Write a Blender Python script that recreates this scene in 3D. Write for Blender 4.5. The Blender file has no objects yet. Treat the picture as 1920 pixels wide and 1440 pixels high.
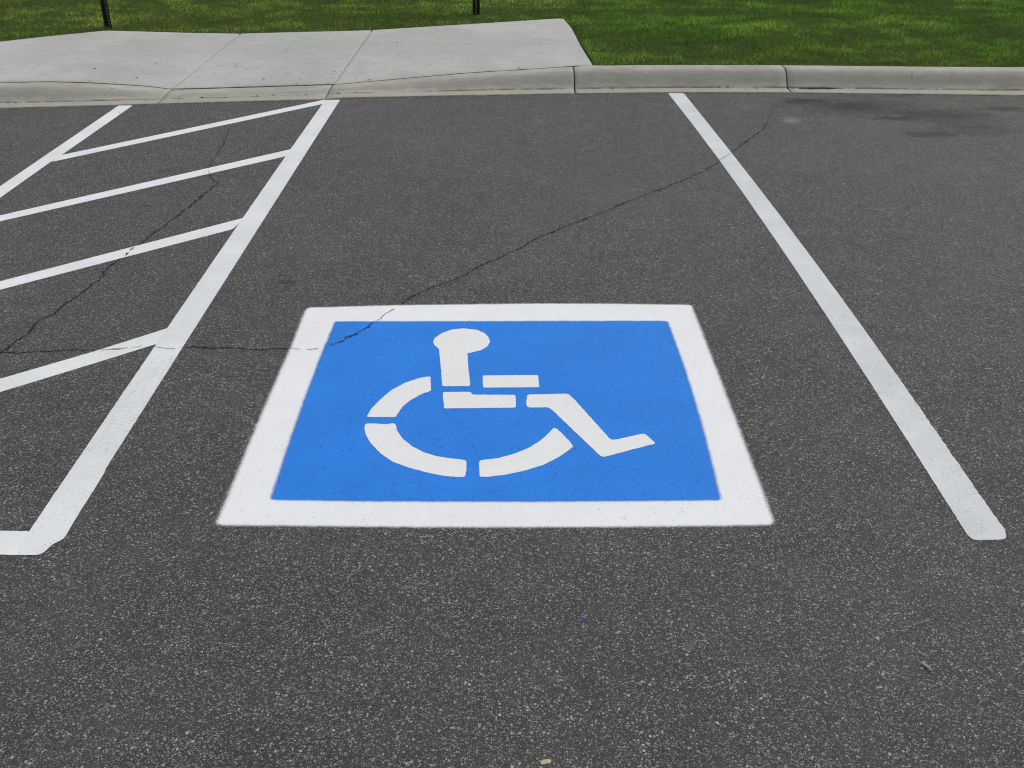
import bpy, math, random
import numpy as np
from mathutils import Vector, noise as mn
random.seed(7); rng = np.random.default_rng(11)
S = bpy.context.scene
R = math.radians

# ---------------------------------------------------------------- camera
cd = bpy.data.cameras.new('camera'); cam = bpy.data.objects.new('camera', cd)
S.collection.objects.link(cam); S.camera = cam
cam.location = (0, 0, 1.65); cam.rotation_euler = (R(90 - 26.935), 0, 0)
cd.sensor_width = 36; cd.lens = 2037 / 1920 * 36
cd.clip_start = .05; cd.clip_end = 2000
# ---------------------------------------------------------------- sky + veiled sun (overcast)
SUN_EL, SUN_AZ = 57, 56
w = bpy.data.worlds.new('World'); S.world = w; w.use_nodes = True
wn = w.node_tree; bg = wn.nodes['Background']
sky = wn.nodes.new('ShaderNodeTexSky'); sky.sky_type = 'NISHITA'; sky.sun_disc = False
sky.sun_elevation = R(SUN_EL); sky.sun_rotation = R(SUN_AZ); sky.air_density = 1.0; sky.dust_density = 4.0
hs = wn.nodes.new('ShaderNodeHueSaturation'); hs.inputs['Saturation'].default_value = .30
wn.links.new(sky.outputs[0], hs.inputs['Color']); wn.links.new(hs.outputs[0], bg.inputs[0])
bg.inputs[1].default_value = .13
sl = bpy.data.lights.new('sun', 'SUN'); sl.energy = 1.0; sl.angle = R(22); sl.color = (1, .97, .92)
so = bpy.data.objects.new('sun', sl); S.collection.objects.link(so)
so.rotation_euler = (R(90 - SUN_EL), 0, R(180 - SUN_AZ)); so.location = (0, 0, 20)
S.cycles.pixel_filter_type = 'BLACKMAN_HARRIS'; S.cycles.filter_width = 1.1
S.view_settings.view_transform = 'Standard'; S.view_settings.look = 'None'
S.view_settings.exposure = EXPO = 0.0; S.view_settings.gamma = 1

# ---------------------------------------------------------------- measured ground coordinates (metres)
HEAD = ((-0.2866, 3.5832), (-0.2804, 3.6195), (-0.2581, 3.6565), (-0.223, 3.6902), (-0.1831, 3.6994), (-0.1299, 3.6868), (-0.1015, 3.6565), (-0.0853, 3.6195), (-0.0795, 3.5832), (-0.0869, 3.5438), (-0.107, 3.5122), (-0.1391, 3.4913), (-0.1582, 3.4842), (-0.151, 3.3694), (-0.1393, 3.2356), (-0.1415, 3.2277), (-0.2295, 3.2258), (-0.2325, 3.2317), (-0.2458, 3.3694), (-0.2607, 3.5189), (-0.2791, 3.551))
SEAT = ((-0.228, 3.1775), (-0.2259, 3.184), (-0.1391, 3.186), (-0.1355, 3.1837), (-0.1304, 3.1654), (0.0088, 3.1639), (0.0115, 3.1586), (0.0125, 3.0808), (0.0103, 3.075), (-0.2155, 3.0699), (-0.2185, 3.075))
ARM = ((-0.1, 3.3022), (-0.098, 3.3067), (0.0863, 3.3107), (0.0889, 3.3075), (0.0908, 3.2238), (0.0888, 3.2188), (-0.0948, 3.2161), (-0.0966, 3.2207))
LEG = ((0.0499, 3.1605), (0.0526, 3.1661), (0.179, 3.1722), (0.1859, 3.1692), (0.2048, 3.1275), (0.2966, 2.8776), (0.3038, 2.8675), (0.3202, 2.8711), (0.4012, 2.9062), (0.4097, 2.9019), (0.4328, 2.8517), (0.4329, 2.8452), (0.2721, 2.7661), (0.2615, 2.7723), (0.1256, 3.0659), (0.114, 3.0779), (0.0531, 3.0753), (0.0481, 3.0844), (0.0465, 3.1137))
ARC1 = ((-0.4584, 3.0137), (-0.4522, 3.0634), (-0.431, 3.1263), (-0.4003, 3.1975), (-0.3581, 3.2521), (-0.3186, 3.2836), (-0.2843, 3.2994), (-0.2764, 3.2953), (-0.2681, 3.1944), (-0.2986, 3.1677), (-0.3307, 3.1263), (-0.3513, 3.0833), (-0.363, 3.0355), (-0.3663, 3.0151), (-0.3708, 3.0123), (-0.455, 3.0119))
ARC2 = ((-0.4592, 2.9655), (-0.4551, 2.9703), (-0.4218, 2.9693), (-0.3953, 2.9648), (-0.3848, 2.9679), (-0.3726, 2.9724), (-0.3644, 2.9682), (-0.3552, 2.9259), (-0.3326, 2.874), (-0.2982, 2.8264), (-0.2633, 2.7943), (-0.2271, 2.7726), (-0.1894, 2.7597), (-0.1523, 2.752), (-0.1366, 2.749), (-0.1336, 2.7438), (-0.1324, 2.6947), (-0.1339, 2.6594), (-0.1376, 2.6542), (-0.1601, 2.6547), (-0.201, 2.662), (-0.2503, 2.6809), (-0.3005, 2.7063), (-0.3472, 2.7368), (-0.389, 2.7846), (-0.4256, 2.8439), (-0.4467, 2.8946), (-0.457, 2.9363))
ARC3 = ((-0.096, 2.7441), (-0.0926, 2.7472), (-0.0387, 2.76), (0.0051, 2.7843), (0.0495, 2.8185), (0.0887, 2.8662), (0.1158, 2.9149), (0.128, 2.9414), (0.1379, 2.9393), (0.1571, 2.9006), (0.184, 2.8343), (0.1837, 2.828), (0.1659, 2.7999), (0.1297, 2.7569), (0.0913, 2.7209), (0.0355, 2.6885), (-0.0195, 2.6666), (-0.0618, 2.6568), (-0.0902, 2.6547), (-0.0935, 2.6576))
OUT = ((-0.7942, 3.9005), (-0.4588, 3.9248), (0.0837, 3.9422), (0.3973, 3.9398), (0.7011, 3.9288), (0.7025, 3.9184), (0.7043, 3.5897), (0.7052, 3.3006), (0.7054, 2.9542), (0.705, 2.7212), (0.7044, 2.5673), (0.7038, 2.4271), (0.6916, 2.4133), (0.5485, 2.4082), (0.1986, 2.4024), (-0.156, 2.4019), (-0.3737, 2.4043), (-0.5873, 2.4085), (-0.7807, 2.4108), (-0.794, 2.4246), (-0.7926, 2.5178), (-0.7939, 2.6193), (-0.7959, 2.8229), (-0.7969, 2.9955), (-0.797, 3.2434), (-0.7952, 3.5324), (-0.8, 3.8665))
INN = ((-0.6679, 3.7649), (-0.3226, 3.7665), (0.0262, 3.7682), (0.5874, 3.7708), (0.59, 3.6844), (0.5954, 3.382), (0.5957, 3.1967), (0.5918, 2.9105), (0.5784, 2.5349), (0.4719, 2.5322), (0.0442, 2.5266), (-0.383, 2.5292), (-0.6692, 2.5356), (-0.6727, 2.7003), (-0.6745, 2.8229), (-0.676, 2.9886), (-0.6764, 3.1699), (-0.6752, 3.3694), (-0.6724, 3.562))
RLINE = (((1.1047, 7.7935), (1.141, 6.9095), (1.1678, 6.0601), (1.1837, 5.3767), (1.1949, 4.6865), (1.199, 4.3061), (1.2018, 3.8786), (1.2028, 3.5897), (1.2028, 3.2605), (1.2017, 2.8874), (1.1997, 2.5774), (1.1979, 2.3701), (1.1999, 2.3532), (1.2083, 2.3423)), ((1.1983, 7.7988), (1.2165, 7.7742), (1.2424, 6.9638), (1.2656, 6.1803), (1.282, 5.5427), (1.2935, 5.0105), (1.3034, 4.3952), (1.3076, 4.0128), (1.3101, 3.5897), (1.3104, 3.3156), (1.3093, 2.9655), (1.3067, 2.6623), (1.3048, 2.5045), (1.3074, 2.3946), (1.2997, 2.3652), (1.2901, 2.3483)))
MLINE = (((-1.2886, 7.5687), (-1.2889, 7.4533), (-1.2907, 6.2485), (-1.2908, 6.1168), (-1.2908, 6.1111), (-1.2895, 4.9944), (-1.2891, 4.8249), (-1.2879, 4.4148), (-1.2867, 4.0903), (-1.2863, 3.9945), (-1.285, 3.7146), (-1.2843, 3.5666), (-1.2831, 3.332), (-1.281, 2.992), (-1.2793, 2.7227), (-1.2777, 2.4992), (-1.2769, 2.3835), (-1.2693, 2.2802)), ((-1.1866, 7.5771), (-1.1865, 7.5189), (-1.1853, 5.9636), (-1.1837, 4.8151), (-1.1826, 4.1484), (-1.1823, 3.9945), (-1.1815, 3.5758), (-1.1807, 3.2083), (-1.1801, 2.9556), (-1.1795, 2.7003), (-1.1758, 2.6827), (-1.1737, 2.4006), (-1.1719, 2.3532), (-1.1754, 2.3435), (-1.1965, 2.3221), (-1.1963, 2.3034), (-1.2061, 2.279), (-1.2411, 2.2779)))
S1 = (((-1.2878, 7.5896), (-1.7226, 7.1016), (-2.1505, 6.6213), (-2.5838, 6.1349)), ((-1.287, 7.4483), (-1.7841, 6.8891), (-2.2009, 6.4203), (-2.5812, 5.9925)))
S2 = (((-1.2745, 6.2821), (-1.8084, 5.7271), (-2.1591, 5.3625), (-2.4626, 5.047)), ((-1.2925, 6.109), (-1.7771, 5.6162), (-2.1226, 5.2649), (-2.4272, 4.9552)))
S3 = (((-1.2789, 5.0096), (-1.6009, 4.6864), (-1.8399, 4.4465), (-2.1027, 4.1827)), ((-1.3015, 4.8343), (-1.5701, 4.572), (-1.8598, 4.289), (-2.0636, 4.0899)))
S4 = (((-1.2691, 3.7213), (-1.2784, 3.7115), (-1.3193, 3.6686), (-1.4917, 3.497), (-1.7317, 3.2829)), ((-1.2789, 3.5692), (-1.282, 3.5663), (-1.4584, 3.3989), (-1.6905, 3.1852)))
LLINE = (((-2.6584, 7.4), (-2.6664, 6.329), (-2.6718, 5.5207)), ((-2.5636, 7.4), (-2.5777, 6.1317), (-2.5852, 5.9745), (-2.5874, 5.3197)))
TLINE = (((-1.2724, 2.3848), (-1.3555, 2.3877)), ((-1.2275, 2.2779), (-1.3103, 2.2802)))
CRK1 = ((1.807, 7.5024), (1.7068, 7.1858), (1.5655, 6.7401), (1.3809, 6.4151), (1.2615, 6.1745), (1.1797, 6.0377), (1.0852, 5.8633), (0.9396, 5.6674), (0.7735, 5.4732), (0.625, 5.317), (0.5436, 5.22), (0.4413, 5.0926), (0.3442, 4.9864), (0.2292, 4.8531), (0.1467, 4.7478), (0.0968, 4.6894), (0.0355, 4.5762), (-0.0234, 4.501), (-0.0692, 4.4344), (-0.1254, 4.3695), (-0.179, 4.275), (-0.2421, 4.1899), (-0.315, 4.125), (-0.365, 4.0674), (-0.4019, 3.9945), (-0.4372, 3.9184), (-0.4549, 3.8865))
CRK1B = ((-0.4549, 3.8865), (-0.4776, 3.8446), (-0.4952, 3.7984), (-0.517, 3.7581), (-0.5225, 3.7531))
CRK1C = ((-0.5225, 3.7531), (-0.5385, 3.7185), (-0.5629, 3.6747), (-0.5797, 3.6365), (-0.602, 3.613), (-0.6259, 3.5758), (-0.6566, 3.5483))
CRK1D = ((-0.6674, 3.5438), (-0.6914, 3.5257), (-0.7441, 3.5212), (-0.7922, 3.5234))
CRK1E = ((-0.7918, 3.5212), (-0.8413, 3.5302), (-0.8958, 3.5167), (-0.954, 3.5212), (-0.9942, 3.5302), (-1.0165, 3.5438), (-1.0538, 3.5392), (-1.0898, 3.5302), (-1.1304, 3.5392), (-1.1694, 3.5347))
CRK1F = ((-1.1797, 3.5302), (-1.2307, 3.5212), (-1.2728, 3.5347))
CRK1G = ((-1.2779, 3.5392), (-1.3069, 3.5529), (-1.3575, 3.5302), (-1.4009, 3.5167), (-1.4661, 3.5122))
CRK1H = ((-1.47, 3.5122), (-1.5439, 3.5167), (-1.6168, 3.5077), (-1.6929, 3.5077), (-1.7541, 3.4944), (-1.8204, 3.4944), (-1.9701, 3.4899))
CRK2 = ((-1.7674, 6.781), (-1.7371, 6.5805), (-1.6965, 6.2096), (-1.6913, 6.0377), (-1.6607, 5.8421))
CRK2A = ((-1.661, 5.8316), (-1.6346, 5.7485))
CRK2B = ((-1.632, 5.7382), (-1.5921, 5.6574), (-1.5522, 5.5981), (-1.5631, 5.4826), (-1.5803, 5.2814), (-1.6049, 5.076), (-1.6254, 4.9465), (-1.6547, 4.7626), (-1.6712, 4.6322), (-1.6821, 4.5901))
CRK2C = ((-1.6847, 4.5831), (-1.6889, 4.5213), (-1.6855, 4.4808))
CRK2D = ((-1.6855, 4.4808), (-1.7145, 4.3503), (-1.7067, 4.226), (-1.7169, 4.096), (-1.7344, 3.9945), (-1.7569, 3.9291), (-1.7626, 3.8446), (-1.7901, 3.7832), (-1.7838, 3.6651), (-1.8045, 3.5712), (-1.8127, 3.5122), (-1.8204, 3.4944))
KERB = ((-3.4234, 7.3095, 0.0934), (-3.2184, 7.3322, 0.0916), (-2.9777, 7.3588, 0.079), (-2.7368, 7.3897, 0.0595), (-2.5647, 7.4151, 0.0407), (-2.4505, 7.432, 0.0211), (-2.3738, 7.4422, 0.0145), (-2.3037, 7.4508, 0.0147), (-2.1807, 7.4659, 0.0151), (-1.9226, 7.4974, 0.0162), (-1.5773, 7.5427, 0.0178), (-1.3004, 7.579, 0.0192), (-1.185, 7.6225, 0.021), (-0.9652, 7.6435, 0.0361), (-0.6704, 7.6716, 0.0565), (-0.3253, 7.7046, 0.08), (0.0375, 7.7305, 0.0974), (0.4138, 7.7574, 0.1154), (0.5763, 7.7686, 0.123), (0.9064, 7.7906, 0.1215), (1.2102, 7.8027, 0.1205), (1.5497, 7.7981, 0.121), (1.8889, 7.7934, 0.1214), (2.3738, 7.7708, 0.1211), (2.8286, 7.7445, 0.1212), (3.2227, 7.7238, 0.1222), (3.5894, 7.7046, 0.1235))
SLAB = ((-4.1342, 9.0725), (-3.8161, 9.3715), (-3.4712, 9.6275), (-3.0397, 9.5526), (-2.6956, 9.4979), (-2.2834, 9.4626), (-1.4511, 9.5941), (-1.1984, 9.6443), (-0.5011, 9.9321), (0.421, 10.2898), (0.4816, 10.2363), (0.5201, 9.7489), (0.5532, 8.9563), (0.5895, 8.0946))
JOINTS = (((-3.4712, 9.6275), (-3.5482, 7.7412)), ((-2.2834, 9.4626), (-2.422, 7.8928)), ((-1.1984, 9.6443), (-1.2933, 7.9665)))
KJ = (((-2.4158, 7.4371), (-2.422, 7.8928)), ((-1.3014, 7.5855), (-1.2933, 7.9665)), ((0.463, 7.7619), (0.4336, 8.1487)), ((2.0019, 7.7918), (1.9667, 8.21)))
POSTS = ((-3.4895, 9.7702), (-0.3303, 10.5075))
RING = (-0.0961, 2.997, 0.4134)
CRK1X = ((1.2533, 6.1629), (1.2136, 6.094), (1.1816, 6.0489), (1.1597, 6.0265))
BARE = ((1.8958, 10.642), (4.1728, 9.435), (-4.5077, 11.2139), (1.2188, 8.8356))
SPOTS = {"leaf": [0.9177, 1.8603], "peb1": [0.8379, 1.9566], "peb2": [0.4262, 1.6908], "blue": [0.1696, 2.0325], "chip": [0.0668, 1.585], "peb3": [-0.9431, 1.9529], "tw": [0.2343, 1.9789], "st1": [-0.9309, 4.1661], "st2": [2.3, 7.3728], "st3": [2.0605, 7.5687], "st4": [2.7587, 7.1404], "st5": [3.2808, 7.3095], "st6": [2.8423, 6.713], "st2b": [2.0157, 7.5354], "st4b": [2.4815, 7.0364], "st6b": [2.5624, 6.6198], "st7": [1.796, 6.9782], "st8": [1.5782, 7.3569], "st9": [2.8261, 7.0364], "st10": [0.8149, 5.0349], "st11": [1.9427, 5.1599], "st12": [2.7107, 7.7046], "st13": [1.773, 4.7112]}

# ---------------------------------------------------------------- helpers
def link(name, me, mat=None, parent=None):
    o = bpy.data.objects.new(name, me); S.collection.objects.link(o)
    if mat:
        me.materials.append(mat)
    if parent:
        o.parent = parent; o.location = -parent.location
    return o
def tag(o, label=None, cat=None, group=None, kind=None):
    for k, v in (('label', label), ('category', cat), ('group', group), ('kind', kind)):
        if v: o[k] = v
    return o
def mesh(name, v, f):
    me = bpy.data.meshes.new(name); me.from_pydata([tuple(map(float, p)) for p in v], [], f); me.update(); return me
def pt_attr(me, name, vals):
    a = me.attributes.new(name, 'FLOAT', 'POINT'); a.data.foreach_set('value', np.asarray(vals, dtype=np.float32))
def resample(p, step, closed=True):
    p = np.array(p, float); q = np.vstack([p, p[:1]]) if closed else p
    d = np.hypot(*(q[1:] - q[:-1]).T); s = np.concatenate([[0], np.cumsum(d)])
    n = max(int(s[-1] / step), 4)
    t = np.linspace(0, s[-1], n + (0 if closed else 1), endpoint=not closed)
    return np.stack([np.interp(t, s, q[:, 0]), np.interp(t, s, q[:, 1])], 1)
def smooth(p, k):
    for _ in range(k):
        p = (np.roll(p, 1, 0) + 2 * p + np.roll(p, -1, 0)) / 4
    return p
def ccw(p):
    a = np.sum(p[:, 0] * np.roll(p[:, 1], -1) - np.roll(p[:, 0], -1) * p[:, 1])
    return p if a > 0 else p[::-1]
def normals(p):
    t = np.roll(p, -1, 0) - np.roll(p, 1, 0); t /= np.hypot(*t.T)[:, None] + 1e-9
    return np.stack([t[:, 1], -t[:, 0]], 1)       # outward for ccw
def jitter(p, amp, fr=60, seed=0):
    n = normals(p)
    d = np.array([mn.noise((x * fr, y * fr, seed)) + .6 * mn.noise((x * fr * 2.7, y * fr * 2.7, seed + 5)) for x, y in p])
    if callable(amp): a = np.array([amp(x, y) for x, y in p])
    else: a = amp
    return p + n * (d * a)[:, None]
def poly_obj(name, pts, z, mat, parent=None, step=.008, sm=2, amp=.0012, seed=0):
    p = ccw(smooth(resample(pts, step), sm)); p = jitter(p, amp, seed=seed)
    n = len(p); me = mesh(name, [(x, y, z) for x, y in p], [tuple(range(n))])
    pt_attr(me, 'cover', np.ones(n)); return link(name, me, mat, parent)
def soft_poly(name, pts, z, mat, parent, out, inn, step=.012, sm=1, seed=0):
    p = ccw(smooth(resample(pts, step), sm)); nn = normals(p); nn = smooth(nn, 3)
    a = jitter(p + nn * out, .003, 30, seed); b = p - nn * inn; n = len(p)
    v = [(x, y, z) for x, y in a] + [(x, y, z) for x, y in b]
    f = [(i, (i + 1) % n, n + (i + 1) % n, n + i) for i in range(n)] + [tuple(range(n, 2 * n))]
    me = mesh(name, v, f); pt_attr(me, 'cover', [0] * n + [1] * n); return link(name, me, mat, parent)

class NT:
    """tiny node-building helper"""
    def __init__(s, name):
        s.m = bpy.data.materials.new(name); s.m.use_nodes = True; s.t = s.m.node_tree
        s.b = s.t.nodes['Principled BSDF']; s.out = s.t.nodes['Material Output']
        s.pos = s.t.nodes.new('ShaderNodeNewGeometry').outputs['Position']
    def n(s, typ, **kw):
        x = s.t.nodes.new(typ)
        for k, v in kw.items(): setattr(x, k, v)
        return x
    def set(s, sock, v):
        if isinstance(v, bpy.types.NodeSocket): s.t.links.new(v, sock)
        elif v is not None: sock.default_value = v
    def math(s, op, a, b=None, c=None, clamp=False):
        x = s.n('ShaderNodeMath', operation=op, use_clamp=clamp)
        for i, v in enumerate((a, b, c)): s.set(x.inputs[i], v)
        return x.outputs[0]
    def noise(s, scale, detail=2, rough=.5, vec=None, dist=0):
        x = s.n('ShaderNodeTexNoise'); s.set(x.inputs['Vector'], vec or s.pos)
        x.inputs['Scale'].default_value = scale; x.inputs['Detail'].default_value = detail
        x.inputs['Roughness'].default_value = rough; x.inputs['Distortion'].default_value = dist
        return x
    def voro(s, scale, vec=None, feature='F1', dims='2D'):
        x = s.n('ShaderNodeTexVoronoi', feature=feature, voronoi_dimensions=dims); s.set(x.inputs['Vector'], vec or s.pos)
        x.inputs['Scale'].default_value = scale; return x
    def ramp(s, v, a, b, o0=0., o1=1., smooth=True):
        x = s.n('ShaderNodeMapRange', interpolation_type='SMOOTHSTEP' if smooth else 'LINEAR')
        s.set(x.inputs['Value'], v); x.inputs['From Min'].default_value = a; x.inputs['From Max'].default_value = b
        x.inputs['To Min'].default_value = o0; x.inputs['To Max'].default_value = o1; return x.outputs[0]
    def mix(s, f, a, b, mode='MIX'):
        x = s.n('ShaderNodeMix', data_type='RGBA', blend_type=mode); s.set(x.inputs[0], f)
        for i, v in ((6, a), (7, b)):
            if isinstance(v, tuple) and len(v) == 3: v = (*v, 1)
            s.set(x.inputs[i], v)
        return x.outputs[2]
    def grey(s, v):
        x = s.n('ShaderNodeCombineColor'); [s.set(x.inputs[i], v) for i in range(3)]; return x.outputs[0]
    def sep(s, c):
        x = s.n('ShaderNodeSeparateColor'); s.set(x.inputs[0], c); return x.outputs
    def xyz(s, v=None):
        x = s.n('ShaderNodeSeparateXYZ'); s.set(x.inputs[0], v or s.pos); return x.outputs
    def warp(s, scale, amt):
        nz = s.noise(scale, 1); a = s.n('ShaderNodeVectorMath', operation='SUBTRACT'); s.set(a.inputs[0], nz.outputs['Color']); a.inputs[1].default_value = (.5, .5, .5)
        b = s.n('ShaderNodeVectorMath', operation='SCALE'); s.set(b.inputs[0], a.outputs[0]); b.inputs['Scale'].default_value = amt
        c = s.n('ShaderNodeVectorMath', operation='ADD'); s.set(c.inputs[0], s.pos); s.set(c.inputs[1], b.outputs[0]); return c.outputs[0]
    def bump(s, h, dist, strength=1., prev=None):
        x = s.n('ShaderNodeBump'); s.set(x.inputs['Height'], h); x.inputs['Distance'].default_value = dist
        x.inputs['Strength'].default_value = strength
        if prev: s.set(x.inputs['Normal'], prev)
        return x.outputs[0]
    def attr(s, name):
        x = s.n('ShaderNodeAttribute', attribute_name=name); return x
    def blob(s, x, y, rx, ry, nz, soft=.5, wob=.9):
        """soft irregular patch of the ground, centred on a world position"""
        c = s.xyz()
        dx = s.math('DIVIDE', s.math('SUBTRACT', c[0], x), rx); dy = s.math('DIVIDE', s.math('SUBTRACT', c[1], y), ry)
        d = s.math('SQRT', s.math('ADD', s.math('MULTIPLY', dx, dx), s.math('MULTIPLY', dy, dy)))
        d = s.math('ADD', d, s.math('MULTIPLY', s.math('SUBTRACT', nz, .5), wob * 2))
        return s.ramp(d, 1 - soft, 1 + soft * .4, 1, 0)
    def done(s, col, rough=.8, normal=None, spec=.5, alpha=None):
        s.set(s.b.inputs['Base Color'], (*col, 1) if isinstance(col, tuple) else col); s.set(s.b.inputs['Roughness'], rough)
        s.b.inputs['Specular IOR Level'].default_value = spec
        if normal: s.set(s.b.inputs['Normal'], normal)
        if alpha: s.set(s.b.inputs['Alpha'], alpha)
        return s.m

def stones(N, wv, scale, thr, rad, lo, hi):
    """sparse light chippings: returns mask, brightness"""
    v = N.voro(scale, wv); c = N.sep(v.outputs['Color'])
    r = N.math('MULTIPLY_ADD', c[1], rad * .6, rad * .5)
    m = N.math('LESS_THAN', v.outputs['Distance'], r)
    m = N.math('MULTIPLY', m, N.math('GREATER_THAN', c[0], thr))
    return m, N.math('MULTIPLY_ADD', N.math('POWER', c[2], 1.6), hi - lo, lo), v

# ---------------------------------------------------------------- materials
def m_asphalt():
    N = NT('asphalt'); wv = N.warp(420, .0032)
    big = N.noise(.55, 3, .55).outputs['Fac']; mid = N.noise(5, 4, .6).outputs['Fac']; fine = N.noise(330, 3, .7).outputs['Fac']
    grain = N.noise(900, 1, .5).outputs['Fac']
    col = N.mix(N.ramp(mid, .3, .7), (.0335, .0308, .0288), (.0430, .0400, .0378))
    col = N.mix(1, col, N.grey(N.ramp(big, .3, .72, .80, 1.16)), 'MULTIPLY')
    col = N.mix(1, col, N.grey(N.ramp(N.noise(2.1, 3, .6).outputs['Fac'], .3, .7, .88, 1.10)), 'MULTIPLY')
    col = N.mix(1, col, N.grey(N.ramp(fine, .32, .68, .25, 1.85, False)), 'MULTIPLY')
    col = N.mix(1, col, N.grey(N.ramp(grain, .3, .7, .7, 1.3, False)), 'MULTIPLY')
    dens = N.ramp(N.noise(9, 3, .6).outputs['Fac'], .35, .7, .86, 1.10)
    hgt = N.math('MULTIPLY', fine, .9)
    for sc, thr, rad, lo, hi, tint in ((340, .62, .46, .10, .31, 1), (215, .75, .44, .13, .43, 0), (120, .88, .38, .15, .46, 1), (66, .988, .24, .20, .40, 0)):
        m, br, v = stones(N, wv, sc, thr, rad, lo, hi)
        cc = N.sep(v.outputs['Color'])
        hue = N.mix(cc[1], (1.0, .985, .955), (.98, .99, 1.0)) if not tint else N.mix(cc[1], (1.03, .98, .93), (.97, .985, 1.0))
        sc_ = N.mix(1, hue, N.grey(N.math('MULTIPLY', br, dens)), 'MULTIPLY')
        col = N.mix(m, col, sc_); hgt = N.math('ADD', hgt, N.math('MULTIPLY', m, .5))
    # rare rust-coloured chippings
    v = N.voro(60, wv); c = N.sep(v.outputs['Color'])
    m = N.math('MULTIPLY', N.math('GREATER_THAN', c[2], .996), N.math('LESS_THAN', v.outputs['Distance'], .24))
    col = N.mix(N.math('MULTIPLY', m, .8), col, (.16, .075, .04))
    # dark pits
    v = N.voro(140, wv); c = N.sep(v.outputs['Color'])
    m = N.math('MULTIPLY', N.math('GREATER_THAN', c[1], .9), N.math('LESS_THAN', v.outputs['Distance'], .3))
    col = N.mix(N.math('MULTIPLY', m, .75), col, (.012, .011, .011)); hgt = N.math('SUBTRACT', hgt, m)
    # oil and tyre stains, dusty scuffs (measured places on the lot)
    nz = N.noise(13, 5, .7).outputs['Fac']
    sp = SPOTS
    for k, rx, ry, st in (('st2', .20, .14, .98), ('st2', .08, .06, .95), ('st2', .55, .33, .6), ('st2b', .2, .1, .85), ('st4b', .17, .07, .85), ('st6b', .2, .09, .75), ('st3', .12, .05, .55), ('st4', .38, .14, .65), ('st9', .36, .28, .5), ('st5', .2, .08, .8),
                          ('st6', .34, .16, .42), ('st12', .14, .03, .6), ('st1', .05, .035, .6), ('st10', .012, .015, .9), ('st11', .03, .03, .5), ('st13', .05, .02, .5)):
        b = N.blob(sp[k][0], sp[k][1], rx, ry, nz, .7, 1.1)
        col = N.mix(N.math('MULTIPLY', b, st), col, (.012, .013, .013))
    for k, rx, ry, st in (('st7', .06, .09, .42), ('st7', .12, .12, .12), ('st8', .10, .09, .14)):
        b = N.blob(sp[k][0], sp[k][1], rx, ry, nz, .9, 1.5)
        col = N.mix(N.math('MULTIPLY', b, st), col, (.26, .25, .24))
    nrm = N.bump(hgt, .0026, .9)
    return N.done(col, .80, nrm, .5)

def m_paint(name, base, dark, pit=.93, crackle=0., fleck=.5, rough=.62, var=.06, ring=None):
    N = NT(name); wv = N.warp(160, .006)
    fine = N.noise(260, 3, .65).outputs['Fac']; mid = N.noise(3.5, 4, .6).outputs['Fac']
    col = N.mix(1, (*base, 1), N.grey(N.ramp(mid, .3, .7, 1 - var, 1.0)), 'MULTIPLY')
    col = N.mix(1, col, N.grey(N.ramp(fine, .28, .5, .90, 1.0)), 'MULTIPLY')
    # pinholes where the open asphalt texture shows through
    reg = N.noise(2.2, 2, .5).outputs['Fac']; hgt = N.math('MULTIPLY', fine, 1.)
    for sc, th, rd in ((95, pit, .30), (42, pit + .035, .17), (210, pit - .02, .33)):
        v = N.voro(sc, wv); c = N.sep(v.outputs['Color'])
        th2 = N.math('MULTIPLY_ADD', reg, -.12, th + .055)
        m = N.math('MULTIPLY', N.math('GREATER_THAN', c[0], th2), N.ramp(v.outputs['Distance'], rd * .5, rd, 1, 0))
        m = N.math('MULTIPLY', m, N.math('MULTIPLY_ADD', c[1], .7, .3 * fleck + .1))
        col = N.mix(N.math('MULTIPLY', m, fleck), col, dark); hgt = N.math('SUBTRACT', hgt, m)
    if crackle:
        e = N.voro(46, N.warp(60, .02), 'DISTANCE_TO_EDGE')
        m = N.ramp(e.outputs['Distance'], .0, .045, 1, 0)
        m = N.math('MULTIPLY', m, N.ramp(N.noise(9, 3, .7).outputs['Fac'], .50, .66))
        y = N.xyz()[1]; m = N.math('MULTIPLY', m, N.ramp(y, 3.4, 5.2, 1, .15))
        col = N.mix(N.math('MULTIPLY', m, crackle), col, (.22, .24, .24)); hgt = N.math('SUBTRACT', hgt, m)
    if ring:
        c = N.xyz(N.warp(14, .012)); q = N.math('SQRT', N.math('ADD', N.math('POWER', N.math('SUBTRACT', c[0], ring[0]), 2), N.math('POWER', N.math('SUBTRACT', c[1], ring[1]), 2)))
        m = N.ramp(N.math('ABSOLUTE', N.math('SUBTRACT', q, ring[2])), .0, .004, 1, 0)
        m = N.math('MULTIPLY', m, N.ramp(N.math('ADD', c[0], c[1]), ring[0] + ring[1] - .1, ring[0] + ring[1] + .1, 1, 0))
        col = N.mix(N.math('MULTIPLY', m, .17), col, (.012, .09, .40))
    cov = N.attr('cover').outputs['Fac']
    nz = N.noise(420, 3, .7).outputs['Fac']
    al = N.ramp(N.math('ADD', cov, N.math('MULTIPLY', N.math('SUBTRACT', nz, .5), 1.1)), .18, .80)
    al = N.math('MAXIMUM', al, N.math('GREATER_THAN', cov, .995))
    return N.done(col, rough, N.bump(hgt, .0013, .6), .12, al)

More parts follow.
